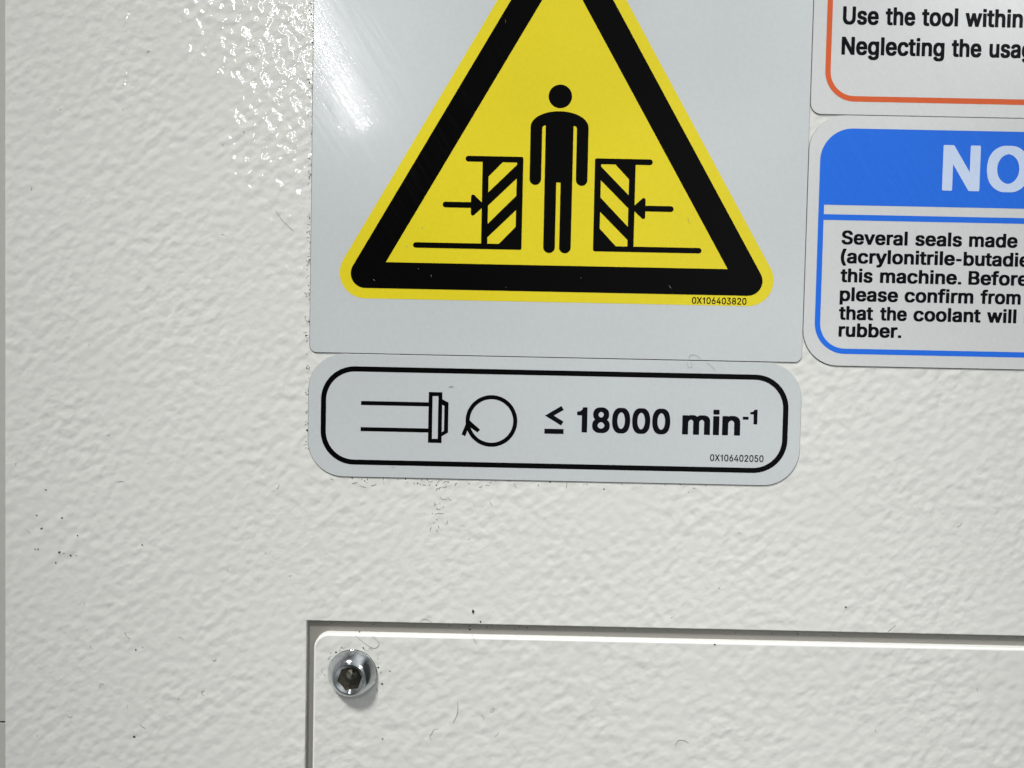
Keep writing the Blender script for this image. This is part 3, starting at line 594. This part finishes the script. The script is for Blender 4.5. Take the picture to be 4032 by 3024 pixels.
# ------------------------------------------------------------------ stickers
TH = 0.25                                    # film thickness
Y0 = -TH; Y1 = Y0 - 0.02; Y2 = Y0 - 0.04; Y3 = Y0 - 0.06


def mirror(c, ax):
    return [(2 * ax - x, z) for x, z in reversed(c)]


def arc(cx, cz, rx, rz, a0, a1, n=14):
    return [(cx + rx * math.cos(R(a0 + (a1 - a0) * k / n)), cz + rz * math.sin(R(a0 + (a1 - a0) * k / n))) for k in range(n + 1)]


def warning_sign():
    g = (8.9, 0, 1.0)
    t = thing('warning_sign', *g, 'large square silver sticker with yellow triangle of a person crushed between two blocks', 'warning sticker')
    slab('shade_grime_rim', fillet(rect(-44.32, 0.97, 62.1, 107.1), 1.6), -0.04, 0.04, SHADE_GRIME, t, g)  # dark rim added for the sticker's edge shadow and grime
    slab('backing', fillet(rect(-44.2, 1.08, 62.0, 107), 1.5), Y0, TH, FILM, t, g, 0.05, 2)

    def tri(cx, half, zb):
        return [(cx - half, zb), (cx + half, zb), (cx, zb + half * math.sqrt(3))]
    ax = 8.75
    yel = fillet(tri(ax, 50.7, 12.9), 5.5, 16)
    bo = fillet(tri(ax, 46.6, 15.12), 3.15, 16)
    bi = tri(ax - .03, 36.75, 20.76)
    flat('yellow_triangle', [yel], Y1, YELLOW, t, g)
    flat('black_border', [bo, bi], Y2, BLACK, t, g)
    # the standing person: head and body
    cx = 8.7
    half = [(0, 53.6)] + arc(cx - cx, 50.25, 6.18, 3.35, 88, 2, 16) + [(6.2, 50.2)]
    half += [(6.2, 39.12)] + arc(4.97, 39.12, 1.23, 1.25, -8, -172, 12) + [(3.72, 39.12), (3.70, 49.95)]
    half += arc(2.98, 49.95, 0.72, 0.62, 20, 80, 5) + [(2.98, 50.45), (2.95, 24.66)]
    half += arc(1.70, 24.66, 1.25, 1.24, -8, -172, 12) + [(0.46, 24.66), (0.46, 38.48)]
    body = [(cx + x, z) for x, z in half] + [(cx - x, z) for x, z in reversed(half[1:])]
    flat('person_symbol', [circle(cx, 56.73, 2.5), body], Y2, BLACK, t, g)
    # the two closing blocks with hatched faces, each on its floor line
    blk = fillet([(-10.66, 42.56), (-7.62, 42.56), (-7.62, 25.15)], 0) + [(-21.64, 25.15)]
    blk += arc(-21.64, 24.56, 0.59, 0.59, 100, 260, 10) + [(-21.64, 23.97)]
    blk += arc(0.68, 24.37, 0.4, 0.4, -90, 0, 6) + arc(0.70, 43.38, 0.4, 0.4, 0, 90, 6)
    blk += [(-10.66, 43.78)] + arc(-10.66, 43.17, 0.61, 0.61, 100, 260, 10)
    p1 = [(-3.30, 42.56), (-6.28, 39.48), (-6.28, 36.10), (-.26, 42.05), (-.26, 42.56)]
    p2 = [(-.26, 39.15), (-6.28, 33.28), (-6.28, 29.38), (-.26, 35.48)]
    p3 = [(-.26, 32.42), (-6.28, 26.53), (-6.28, 25.15), (-3.81, 25.15), (-.26, 28.86)]
    arrow = [(-15.39, 32.71)] + [(-9.95, 32.71)]
    head = fillet([(-9.95, 30.55), (-6.95, 33.32), (-9.95, 36.1)], [0.42, 0, 0.42], 6)
    arrow = [(-9.96, 33.93), (-15.39, 33.93)] + arc(-15.39, 33.32, 0.61, 0.61, 100, 260, 10) + [(-15.39, 32.71), (-9.96, 32.71)]
    for mir in (False, True):
        f = (lambda c: mirror(c, 8.76)) if mir else (lambda c: c)
        b = flat('block_symbol', [f(blk), f(p1), f(p2), f(p3)], Y2, BLACK, t, g)
        a = flat('arrow_symbol', [f(arrow), f(head)], Y2 - 0.008, BLACK, t, g)
    text('serial_number', [('0X106403820', 38.0, 49.72, 13.2)], 1.45, Y2, BLACK_TEXT, t, g, THIN)
    sc = []
    for x, z, a, l in ((-20.3, 28.3, 115, .9), (-23.6, 24.2, 140, .9), (-18.2, 18.0, 95, .7), (-21, 19.5, 130, .5), (33.2, 16.7, 120, 1.0), (-2.0, 15.9, 60, .4), (14, 18.2, 30, .4), (-30.5, 16.9, 150, .8)):
        dx, dz = math.cos(R(a)) * l / 2, math.sin(R(a)) * l / 2
        sc.append([(x - dx, z - dz), (x + dz * .12, z - dx * .12), (x + dx, z + dz), (x - dz * .12, z + dx * .12)])
    flat('scuff_marks', sc, Y3, SCUFF, t, g)


def speed_label():
    g = (9.0, 0, -25.7)
    t = thing('speed_label', *g, 'wide silver sticker with rounded black frame reading 18000 min under the triangle sticker', 'rating sticker')
    slab('shade_grime_rim', fillet(rect(-44.41, -25.88, 62.3, 0.93), 7.9, 16), -0.04, 0.04, SHADE_GRIME, t, g)
    slab('backing', fillet(rect(-44.3, -25.75, 62.2, 0.90), 7.8, 16), Y0, TH, FILM, t, g, 0.05, 2)
    flat('border', [fillet(rect(-41.6, -23.1, 59.5, -1.78), 7.3, 16), fillet(rect(-40.48, -22.0, 58.34, -2.9), 6.2, 16)], Y1, BLACK, t, g)
    tool = [[(-32.92, -10.12), (-18.30, -10.12), (-18.30, -9.24), (-32.92, -9.24)],
            [(-32.92, -15.79), (-18.30, -15.79), (-18.30, -14.91), (-32.92, -14.91)],
            rect(-18.29, -18.0, -15.35, -7.0), rect(-17.45, -17.12, -16.2, -7.86),
            [(-15.34, -8.5), (-13.98, -9.22), (-13.98, -15.72), (-15.34, -16.53), (-15.34, -15.62), (-14.87, -15.35), (-14.87, -9.93), (-15.34, -9.72)]]
    flat('tool_symbol', tool, Y1, BLACK, t, g)
    c = (-4.63, -13.0)
    flat('rotation_ring', [circle(*c, 5.6, 96), circle(*c, 4.71, 96)], Y1, BLACK, t, g)

    def bar(p, q, w):
        p = Vector(p); q = Vector(q); d = (q - p).normalized(); nrm = Vector((-d.y, d.x)) * w / 2
        return [tuple(p + nrm), tuple(p - nrm), tuple(q - nrm), tuple(q + nrm)]
    flat('rotation_arrow', [[(-9.42, -12.9), (-9.95, -13.2), (-11.05, -16.05), (-10.25, -16.40), (-9.45, -14.28), (-7.62, -15.55), (-7.05, -14.92)]], Y1 - 0.008, BLACK, t, g)
    words = [('18000', 13.87, 34.06, -15.08), ('min', 36.65, 49.2, -15.06)]
    cs = []
    for w, l, r, b in words:
        k, _ = word(w, l, r, b, 5.48, GLYPHS); cs += k
    cs.append(rect(49.70, -11.57, 50.95, -10.93))
    k, _ = word('1', 51.30, 52.86, -12.55, 3.2, GLYPHS); cs += k
    cs.append(rect(6.87, -15.50, 11.02, -14.42))
    cs.append([(6.93, -11.58), (10.45, -13.66), (10.97, -12.80), (8.85, -11.55), (10.97, -10.28), (10.45, -9.42)])
    flat('speed_text', cs, Y1, BLACK_TEXT, t, g)
    text('serial_number', [('0X106402050', 42.87, 54.45, -20.70)], 1.48, Y1, BLACK_TEXT, t, g, THIN)


def tool_label():
    g = (110, 0, 54.1)
    t = thing('tool_label', *g, 'grey white sticker with orange frame and two lines beginning Use the tool, top right corner', 'instruction sticker')
    slab('shade_grime_rim', fillet(rect(62.11, 54.04, 168.1, 120.1), 2.4), -0.04, 0.04, SHADE_GRIME, t, g)
    slab('backing', fillet(rect(62.18, 54.12, 168, 120), 2.3), Y0, TH, FILM_MATT, t, g, 0.05, 2)
    flat('border', [fillet(rect(65.02, 56.88, 165.2, 117.2), 6.4, 14), fillet(rect(66.16, 58.04, 164.06, 116.06), 5.2, 14)], Y1, ORANGE, t, g)
    text('message_text', [('Use', 68.38, 76.0, 73.07), ('the', 77.45, 83.76, 73.07), ('tool', 85.15, 92.85, 73.07), ('within', 94.4, 106.6, 73.07),
                          ('Neglecting', 68.3, 90.2, 66.7), ('the', 91.72, 98.06, 66.7), ('usage', 99.74, None, 66.7)],
         3.80, Y1, BLACK_TEXT, t, g)


def notice_label():
    g = (115, 0, 0.5)
    t = thing('notice_label', *g, 'rounded sticker with blue heading band and six lines about rubber seals, right edge', 'notice sticker')
    slab('shade_grime_rim', fillet(rect(62.11, 0.36, 168.1, 54.02), 7.7, 16), -0.04, 0.04, SHADE_GRIME, t, g)
    slab('backing', fillet(rect(62.18, 0.5, 168, 53.98), 7.6, 16), Y0, TH, FILM_MATT, t, g, 0.05, 2)
    # blue frame: solid heading above, a pale stripe, and the ruled box below
    outer = fillet(rect(64.55, 3.08, 165.6, 51.2), [6.6, 6.6, 6.9, 6.9], 16)
    stripe = rect(65.72, 32.92, 164.4, 34.92)
    box = fillet(rect(65.72, 4.22, 164.4, 31.70), [5.4, 5.4, 0, 0], 16)
    flat('blue_frame', [outer, stripe, box], Y1, BLUE, t, g)
    cs = []
    k, _ = word('N', 90.78, 98.75, 38.41, 9.7, GLYPHS); cs += k
    k, xs = word('O', 100.23, 109.30, 38.41, 9.7, GLYPHS); cs += k
    flat('heading_text', cs, Y2, WHITE_PRINT, t, g)
    lines = [[('Several', 69.70, 83.87), ('seals', 85.50, 95.52), ('made', 97.02, 107.42), ('of', 108.85, None)],
             [('(acrylonitrile', 69.66, 94.15), ('-', 94.42, 95.6), ('butadiene', 95.99, ('butadi', 107.7))],
             [('this', 69.74, 76.66), ('machine.', 78.23, 95.70), ('Before', 97.21, None)],
             [('please', 69.72, 82.26), ('confirm', 83.64, 98.44), ('from', 99.92, 108.6)],
             [('that', 69.68, 77.05), ('the', 78.52, 84.29), ('coolant', 85.70, 100.18), ('will', 101.52, 107.83), ('n', 109.50, None)],
             [('rubber.', 69.74, 83.25)]]
    base = [26.55, 22.52, 18.46, 14.42, 10.41, 6.74]
    ws = []
    for ln, b in zip(lines, base):
        ws += [(w, l, r, b) for w, l, r in ln]
    text('message_text', ws, 2.98, Y1, BLACK_TEXT, t, g)


warning_sign(); speed_label(); tool_label(); notice_label()

# ------------------------------------------------------------------ lint, grit and soot flecks
rnd = random.Random(7)


def tube(bm, pts, r, taper=True, sides=5):
    """a lint fibre through (x, y, z) points"""
    P = [Vector(p) for p in pts]
    Q = []
    for i in range(len(P) - 1):                   # Catmull-Rom
        a, b, c, d = P[max(i - 1, 0)], P[i], P[i + 1], P[min(i + 2, len(P) - 1)]
        for k in range(5):
            s = k / 5
            Q.append(0.5 * ((2 * b) + (c - a) * s + (2 * a - 5 * b + 4 * c - d) * s * s + (3 * b - a - 3 * c + d) * s ** 3))
    Q.append(P[-1])
    rings = []
    for i, q in enumerate(Q):
        tg = (Q[min(i + 1, len(Q) - 1)] - Q[max(i - 1, 0)])
        if tg.length < 1e-9:
            tg = Vector((1, 0, 0))
        tg.normalize()
        n = tg.cross(Vector((0, 1, 0)))
        n = n.normalized() if n.length > 1e-6 else Vector((1, 0, 0))
        b = n.cross(tg)
        rr = r * ((0.35 + 0.65 * math.sin(math.pi * (0.12 + 0.76 * i / (len(Q) - 1)))) if taper else 1)
        rings.append([bm.verts.new(q + (n * math.cos(2 * math.pi * k / sides) + b * math.sin(2 * math.pi * k / sides)) * rr) for k in range(sides)])
    for a, b in zip(rings, rings[1:]):
        for k in range(sides):
            j = (k + 1) % sides
            bm.faces.new((a[k], a[j], b[j], b[k]))
    bm.faces.new(rings[0]); bm.faces.new(list(reversed(rings[-1])))


def grain(bm, x, y, z, r, rng=rnd):
    """an angular crumb"""
    v = bmesh.ops.create_icosphere(bm, subdivisions=1, radius=r)['verts']
    for f in {f for q in v for f in q.link_faces}:
        f.material_index = 1
    sx, sz = rng.uniform(.55, 1.3), rng.uniform(.55, 1.3); a = rng.uniform(0, 6.28)
    for q in v:
        w = q.co * rng.uniform(0.65, 1.25)
        w = Vector((w.x * sx, w.y * 0.45, w.z * sz))
        q.co = Vector((w.x * math.cos(a) - w.z * math.sin(a) + x, w.y + y, w.x * math.sin(a) + w.z * math.cos(a) + z))


def finish(bm, name, mat, org=None):
    if org is None:
        org = Vector((0, 0, 0))
        for v in bm.verts:
            org += v.co
        org /= max(1, len(bm.verts))
    for v in bm.verts:
        v.co = (v.co - org) * MM
    bmesh.ops.recalc_face_normals(bm, faces=bm.faces)
    me = bpy.data.meshes.new(name); bm.to_mesh(me); bm.free()
    return link(name, me, None, org * MM, mat)


def surface_y(x, z):
    """front of whatever lies at this spot"""
    if -44.2 < x < 62 and z > 1.1:
        return Y3
    if -44 < x < 62 and -25.5 < z < 0.8:
        return Y3
    if x > 62.2 and z > 0.6:
        return Y3
    if x > -44.2 and z < -57.6:
        return -0.75
    return 0.0


def fibre(pts, r0, name, label, cat, mat=DUST, group='lint fibres stuck to the panel'):
    r = r0 * 0.72
    bm = bmesh.new()
    tube(bm, [(x, surface_y(x, z) - r * 0.9 - 0.02, z) for x, z in pts], r)
    tag(finish(bm, name, mat), label, cat, group)


def crumb(x, z, r, label, y=None, group='black grit crumbs on the panel'):
    bm = bmesh.new()
    grain(bm, x, (surface_y(x, z) if y is None else y) - r * 0.35, z, r, random.Random(int(x * 100)))
    for f in bm.faces:
        f.material_index = 0
    tag(finish(bm, 'grit_crumb', CRUMB), label, 'crumb', group)


fibre([(-33.28, -60.45), (-32.00, -61.48), (-30.31, -62.71), (-29.05, -63.11), (-28.12, -62.34), (-28.55, -61.40), (-29.72, -60.33)], 0.055, 'lint_fibre',
      'long curled dark hair lying above the screw head', 'lint')
fibre([(37.68, 1.18), (37.98, 2.14), (39.07, 2.14), (40.18, 1.42)], 0.04, 'lint_fibre',
      'arched hair across the bottom edge of the triangle sticker', 'lint')
fibre([(37.34, 0.68), (37.55, -0.27), (38.06, -0.62), (38.37, -0.25), (38.15, 0.70)], 0.04, 'lint_fibre',
      'looped hair hanging on the top margin of the speed sticker', 'lint')
fibre([(41.43, 0.77), (42.69, -0.25), (43.53, -1.16)], 0.035, 'lint_fibre',
      'fine slanting hair on the speed sticker reaching to its black frame', 'lint')
fibre([(-11.72, -79.20), (-10.96, -77.75), (-10.68, -76.14), (-10.80, -74.48)], 0.06, 'lint_fibre',
      'long upright dark lint strand right of the screw on the cover plate', 'lint')
fibre([(-16.23, -83.14), (-16.71, -82.35), (-16.31, -81.70), (-15.80, -80.73), (-14.76, -80.65)], 0.05, 'lint_fibre',
      'looped lint strand low on the cover plate below the screw', 'lint')
fibre([(-5.61, -77.24), (-5.13, -77.68), (-4.90, -78.32)], 0.05, 'lint_fibre',
      'short bent lint strand beside the oval curl on the cover plate', 'lint')
fibre([(-3.67, -76.63), (-3.28, -75.92), (-2.74, -75.97), (-3.11, -76.55), (-3.67, -76.69)], 0.045, 'lint_fibre',
      'small oval lint curl on the cover plate', 'lint')
fibre([(36.95, -83.15), (37.52, -82.11), (38.30, -81.93), (39.00, -82.08), (39.83, -82.57)], 0.06, 'lint_fibre',
      'arch shaped lint strand near the bottom middle of the cover plate', 'lint')
fibre([(-7.90, -59.68), (-7.44, -60.62), (-6.86, -61.66)], 0.05, 'lint_fibre',
      'dark hair hanging over the top edge of the cover plate', 'lint')
fibre([(-19.35, -57.29), (-18.73, -56.80), (-17.78, -56.88), (-16.67, -57.49)], 0.05, 'lint_fibre',
      'curved hair just above the recess edge over the screw', 'lint')
fibre([(-83.95, -61.01), (-83.67, -61.87), (-82.78, -62.51)], 0.06, 'lint_fibre',
      'curved dark lint strand on the lower left of the panel', 'lint')
fibre([(-80.53, -81.36), (-80.13, -81.90), (-79.31, -82.35)], 0.06, 'lint_fibre',
      'short dark lint strand near the bottom left of the panel', 'lint')
fibre([(-66.43, -73.74), (-66.97, -73.88), (-66.97, -74.43), (-66.37, -74.61)], 0.055, 'lint_fibre',
      'hook shaped lint strand left of the recess', 'lint')
fibre([(-64.74, -66.76), (-64.34, -67.02), (-63.86, -66.47)], 0.06, 'lint_fibre',
      'tangled lint knot left of the recess top corner', 'lint')
fibre([(-51.91, 31.35), (-50.29, 29.10), (-48.07, 27.07)], 0.05, 'lint_fibre',
      'thin dark scratch like hair left of the triangle sticker', 'lint')
fibre([(82.73, -57.44), (83.48, -56.65), (84.53, -55.78)], 0.06, 'lint_fibre',
      'slanting lint strand above the recess edge at the right', 'lint')
crumb(-7.84, -54.79, 0.36, 'largest black crumb, above the recess edge right of the screw')
crumb(-6.16, -57.01, 0.27, 'black crumb touching the recess edge under the largest crumb')
crumb(73.44, -52.03, 0.2, 'small black crumb alone above the recess edge at the right')
crumb(44.92, -60.61, 0.22, 'dark crumb on the top edge of the cover plate at its middle', -0.8)
crumb(-25.66, -68.05, 0.24, 'dark crumb to the right of the screw head')
crumb(-81.56, -64.87, 0.24, 'round dark crumb on the lower left of the panel')
crumb(-81.79, -84.24, 0.22, 'dark crumb near the bottom edge at lower left')
crumb(-27.07, -83.08, 0.18, 'small crumb on the cover plate below the screw')
crumb(-32.39, -59.54, 0.2, 'square black crumb stuck on the bright top edge of the cover plate above the screw', -0.8)
crumb(-8.54, -59.12, 0.2, 'black crumb in the groove above the cover plate', 1.0)
crumb(-103.34, -35.69, 0.2, 'tiny black speck in the loose cluster near the left edge of the panel', None, 'cluster of black specks near the left edge')
crumb(-97.8, -36.13, 0.26, 'tiny black speck in the loose cluster near the left edge of the panel', None, 'cluster of black specks near the left edge')
crumb(-102.25, -38.51, 0.24, 'tiny black speck in the loose cluster near the left edge of the panel', None, 'cluster of black specks near the left edge')
crumb(-103.68, -43.12, 0.2, 'tiny black speck in the loose cluster near the left edge of the panel', None, 'cluster of black specks near the left edge')
crumb(-103.01, -43.11, 0.18, 'tiny black speck in the loose cluster near the left edge of the panel', None, 'cluster of black specks near the left edge')
crumb(-98.41, -43.67, 0.26, 'tiny black speck in the loose cluster near the left edge of the panel', None, 'cluster of black specks near the left edge')
crumb(-97.37, -43.89, 0.2, 'tiny black speck in the loose cluster near the left edge of the panel', None, 'cluster of black specks near the left edge')
crumb(-95.88, -44.37, 0.18, 'tiny black speck in the loose cluster near the left edge of the panel', None, 'cluster of black specks near the left edge')
crumb(-99.15, -46.0, 0.18, 'tiny black speck in the loose cluster near the left edge of the panel', None, 'cluster of black specks near the left edge')
crumb(-94.42, -39.95, 0.15, 'tiny black speck in the loose cluster near the left edge of the panel', None, 'cluster of black specks near the left edge')
crumb(-101.38, -30.11, 0.16, 'tiny black speck in the loose cluster near the left edge of the panel', None, 'cluster of black specks near the left edge')
crumb(-80.3, -41.67, 0.22, 'tiny black speck in the loose cluster near the left edge of the panel', None, 'cluster of black specks near the left edge')

# loose dust nobody could count: short lint, soot flecks, and grime gathered along the sticker edges
bm = bmesh.new()


def short_lint(x, z, s, r):
    a = rnd.uniform(0, 6.28); k = rnd.uniform(-1.6, 1.6); p = [(x, z)]
    for i in range(3):
        a += k * 0.5
        p.append((p[-1][0] + math.cos(a) * s / 3, p[-1][1] + math.sin(a) * s / 3))
    tube(bm, [(px, surface_y(x, z) - r * 0.8 - 0.01, pz) for px, pz in p], r, True, 4)


def speck(x, z, r):
    grain(bm, x, surface_y(x, z) - r * 0.3, z, r)


for i in range(115):
    x, z = rnd.uniform(-108, 112), rnd.uniform(-90, 80)
    on_sticker = surface_y(x, z) < -0.1
    if on_sticker and rnd.random() < 0.8:
        continue
    if z > -25 and rnd.random() < 0.35:
        continue
    if rnd.random() < 0.55:
        short_lint(x, z, rnd.uniform(0.3, 1.6), rnd.uniform(0.02, 0.045))
    else:
        speck(x, z, rnd.uniform(0.05, 0.13))
for i in range(150):                                   # grime down the left edge of the two stickers
    z = rnd.uniform(-20, 76)
    if z > 20 and rnd.random() < 0.3:
        continue
    x = -44.45 - abs(rnd.gauss(0, 0.35))
    if rnd.random() < 0.5:
        short_lint(x, z, rnd.uniform(0.3, 1.0), rnd.uniform(0.02, 0.05))
    else:
        speck(x, z, rnd.uniform(0.07, 0.2))
for i in range(55):                                    # and under the lower sticker
    x = rnd.uniform(-40, 45) if rnd.random() < 0.5 else rnd.uniform(-36, 5)
    z = -26.0 - abs(rnd.gauss(0, 0.7))
    if rnd.random() < 0.5:
        short_lint(x, z, rnd.uniform(0.4, 1.4), rnd.uniform(0.03, 0.055))
    else:
        speck(x, z, rnd.uniform(0.06, 0.19))
for i in range(26):                                    # a trail running down from it
    z = rnd.uniform(-37, -26.5); x = -15 + rnd.gauss(0, 0.9) + (z + 26) * 0.05
    short_lint(x, z, rnd.uniform(0.4, 1.2), 0.04)
for i in range(30):                                    # soot round the screw
    a = rnd.uniform(-0.7, 3.3); rr = 5.55 + abs(rnd.gauss(0, 0.5))
    x, z = -33.85 + rr * math.cos(a), -68.8 + rr * math.sin(a)
    if rnd.random() < 0.5:
        short_lint(x, z, rnd.uniform(0.3, 1.1), rnd.uniform(0.03, 0.06))
    else:
        speck(x, z, rnd.uniform(0.06, 0.2))
for i in range(40):                                    # crumbs lying in the groove above the cover plate
    speck(rnd.uniform(-40, 112), -57.75 - rnd.random() * 0.4, rnd.uniform(0.06, 0.16))
o = finish(bm, 'dust', DUST, Vector((0, 0, 0)))
o.data.materials.append(CRUMB)
tag(o, 'fine scattered grey dust, lint and soot flecks over the panel and along sticker edges', 'dust', None, 'stuff')
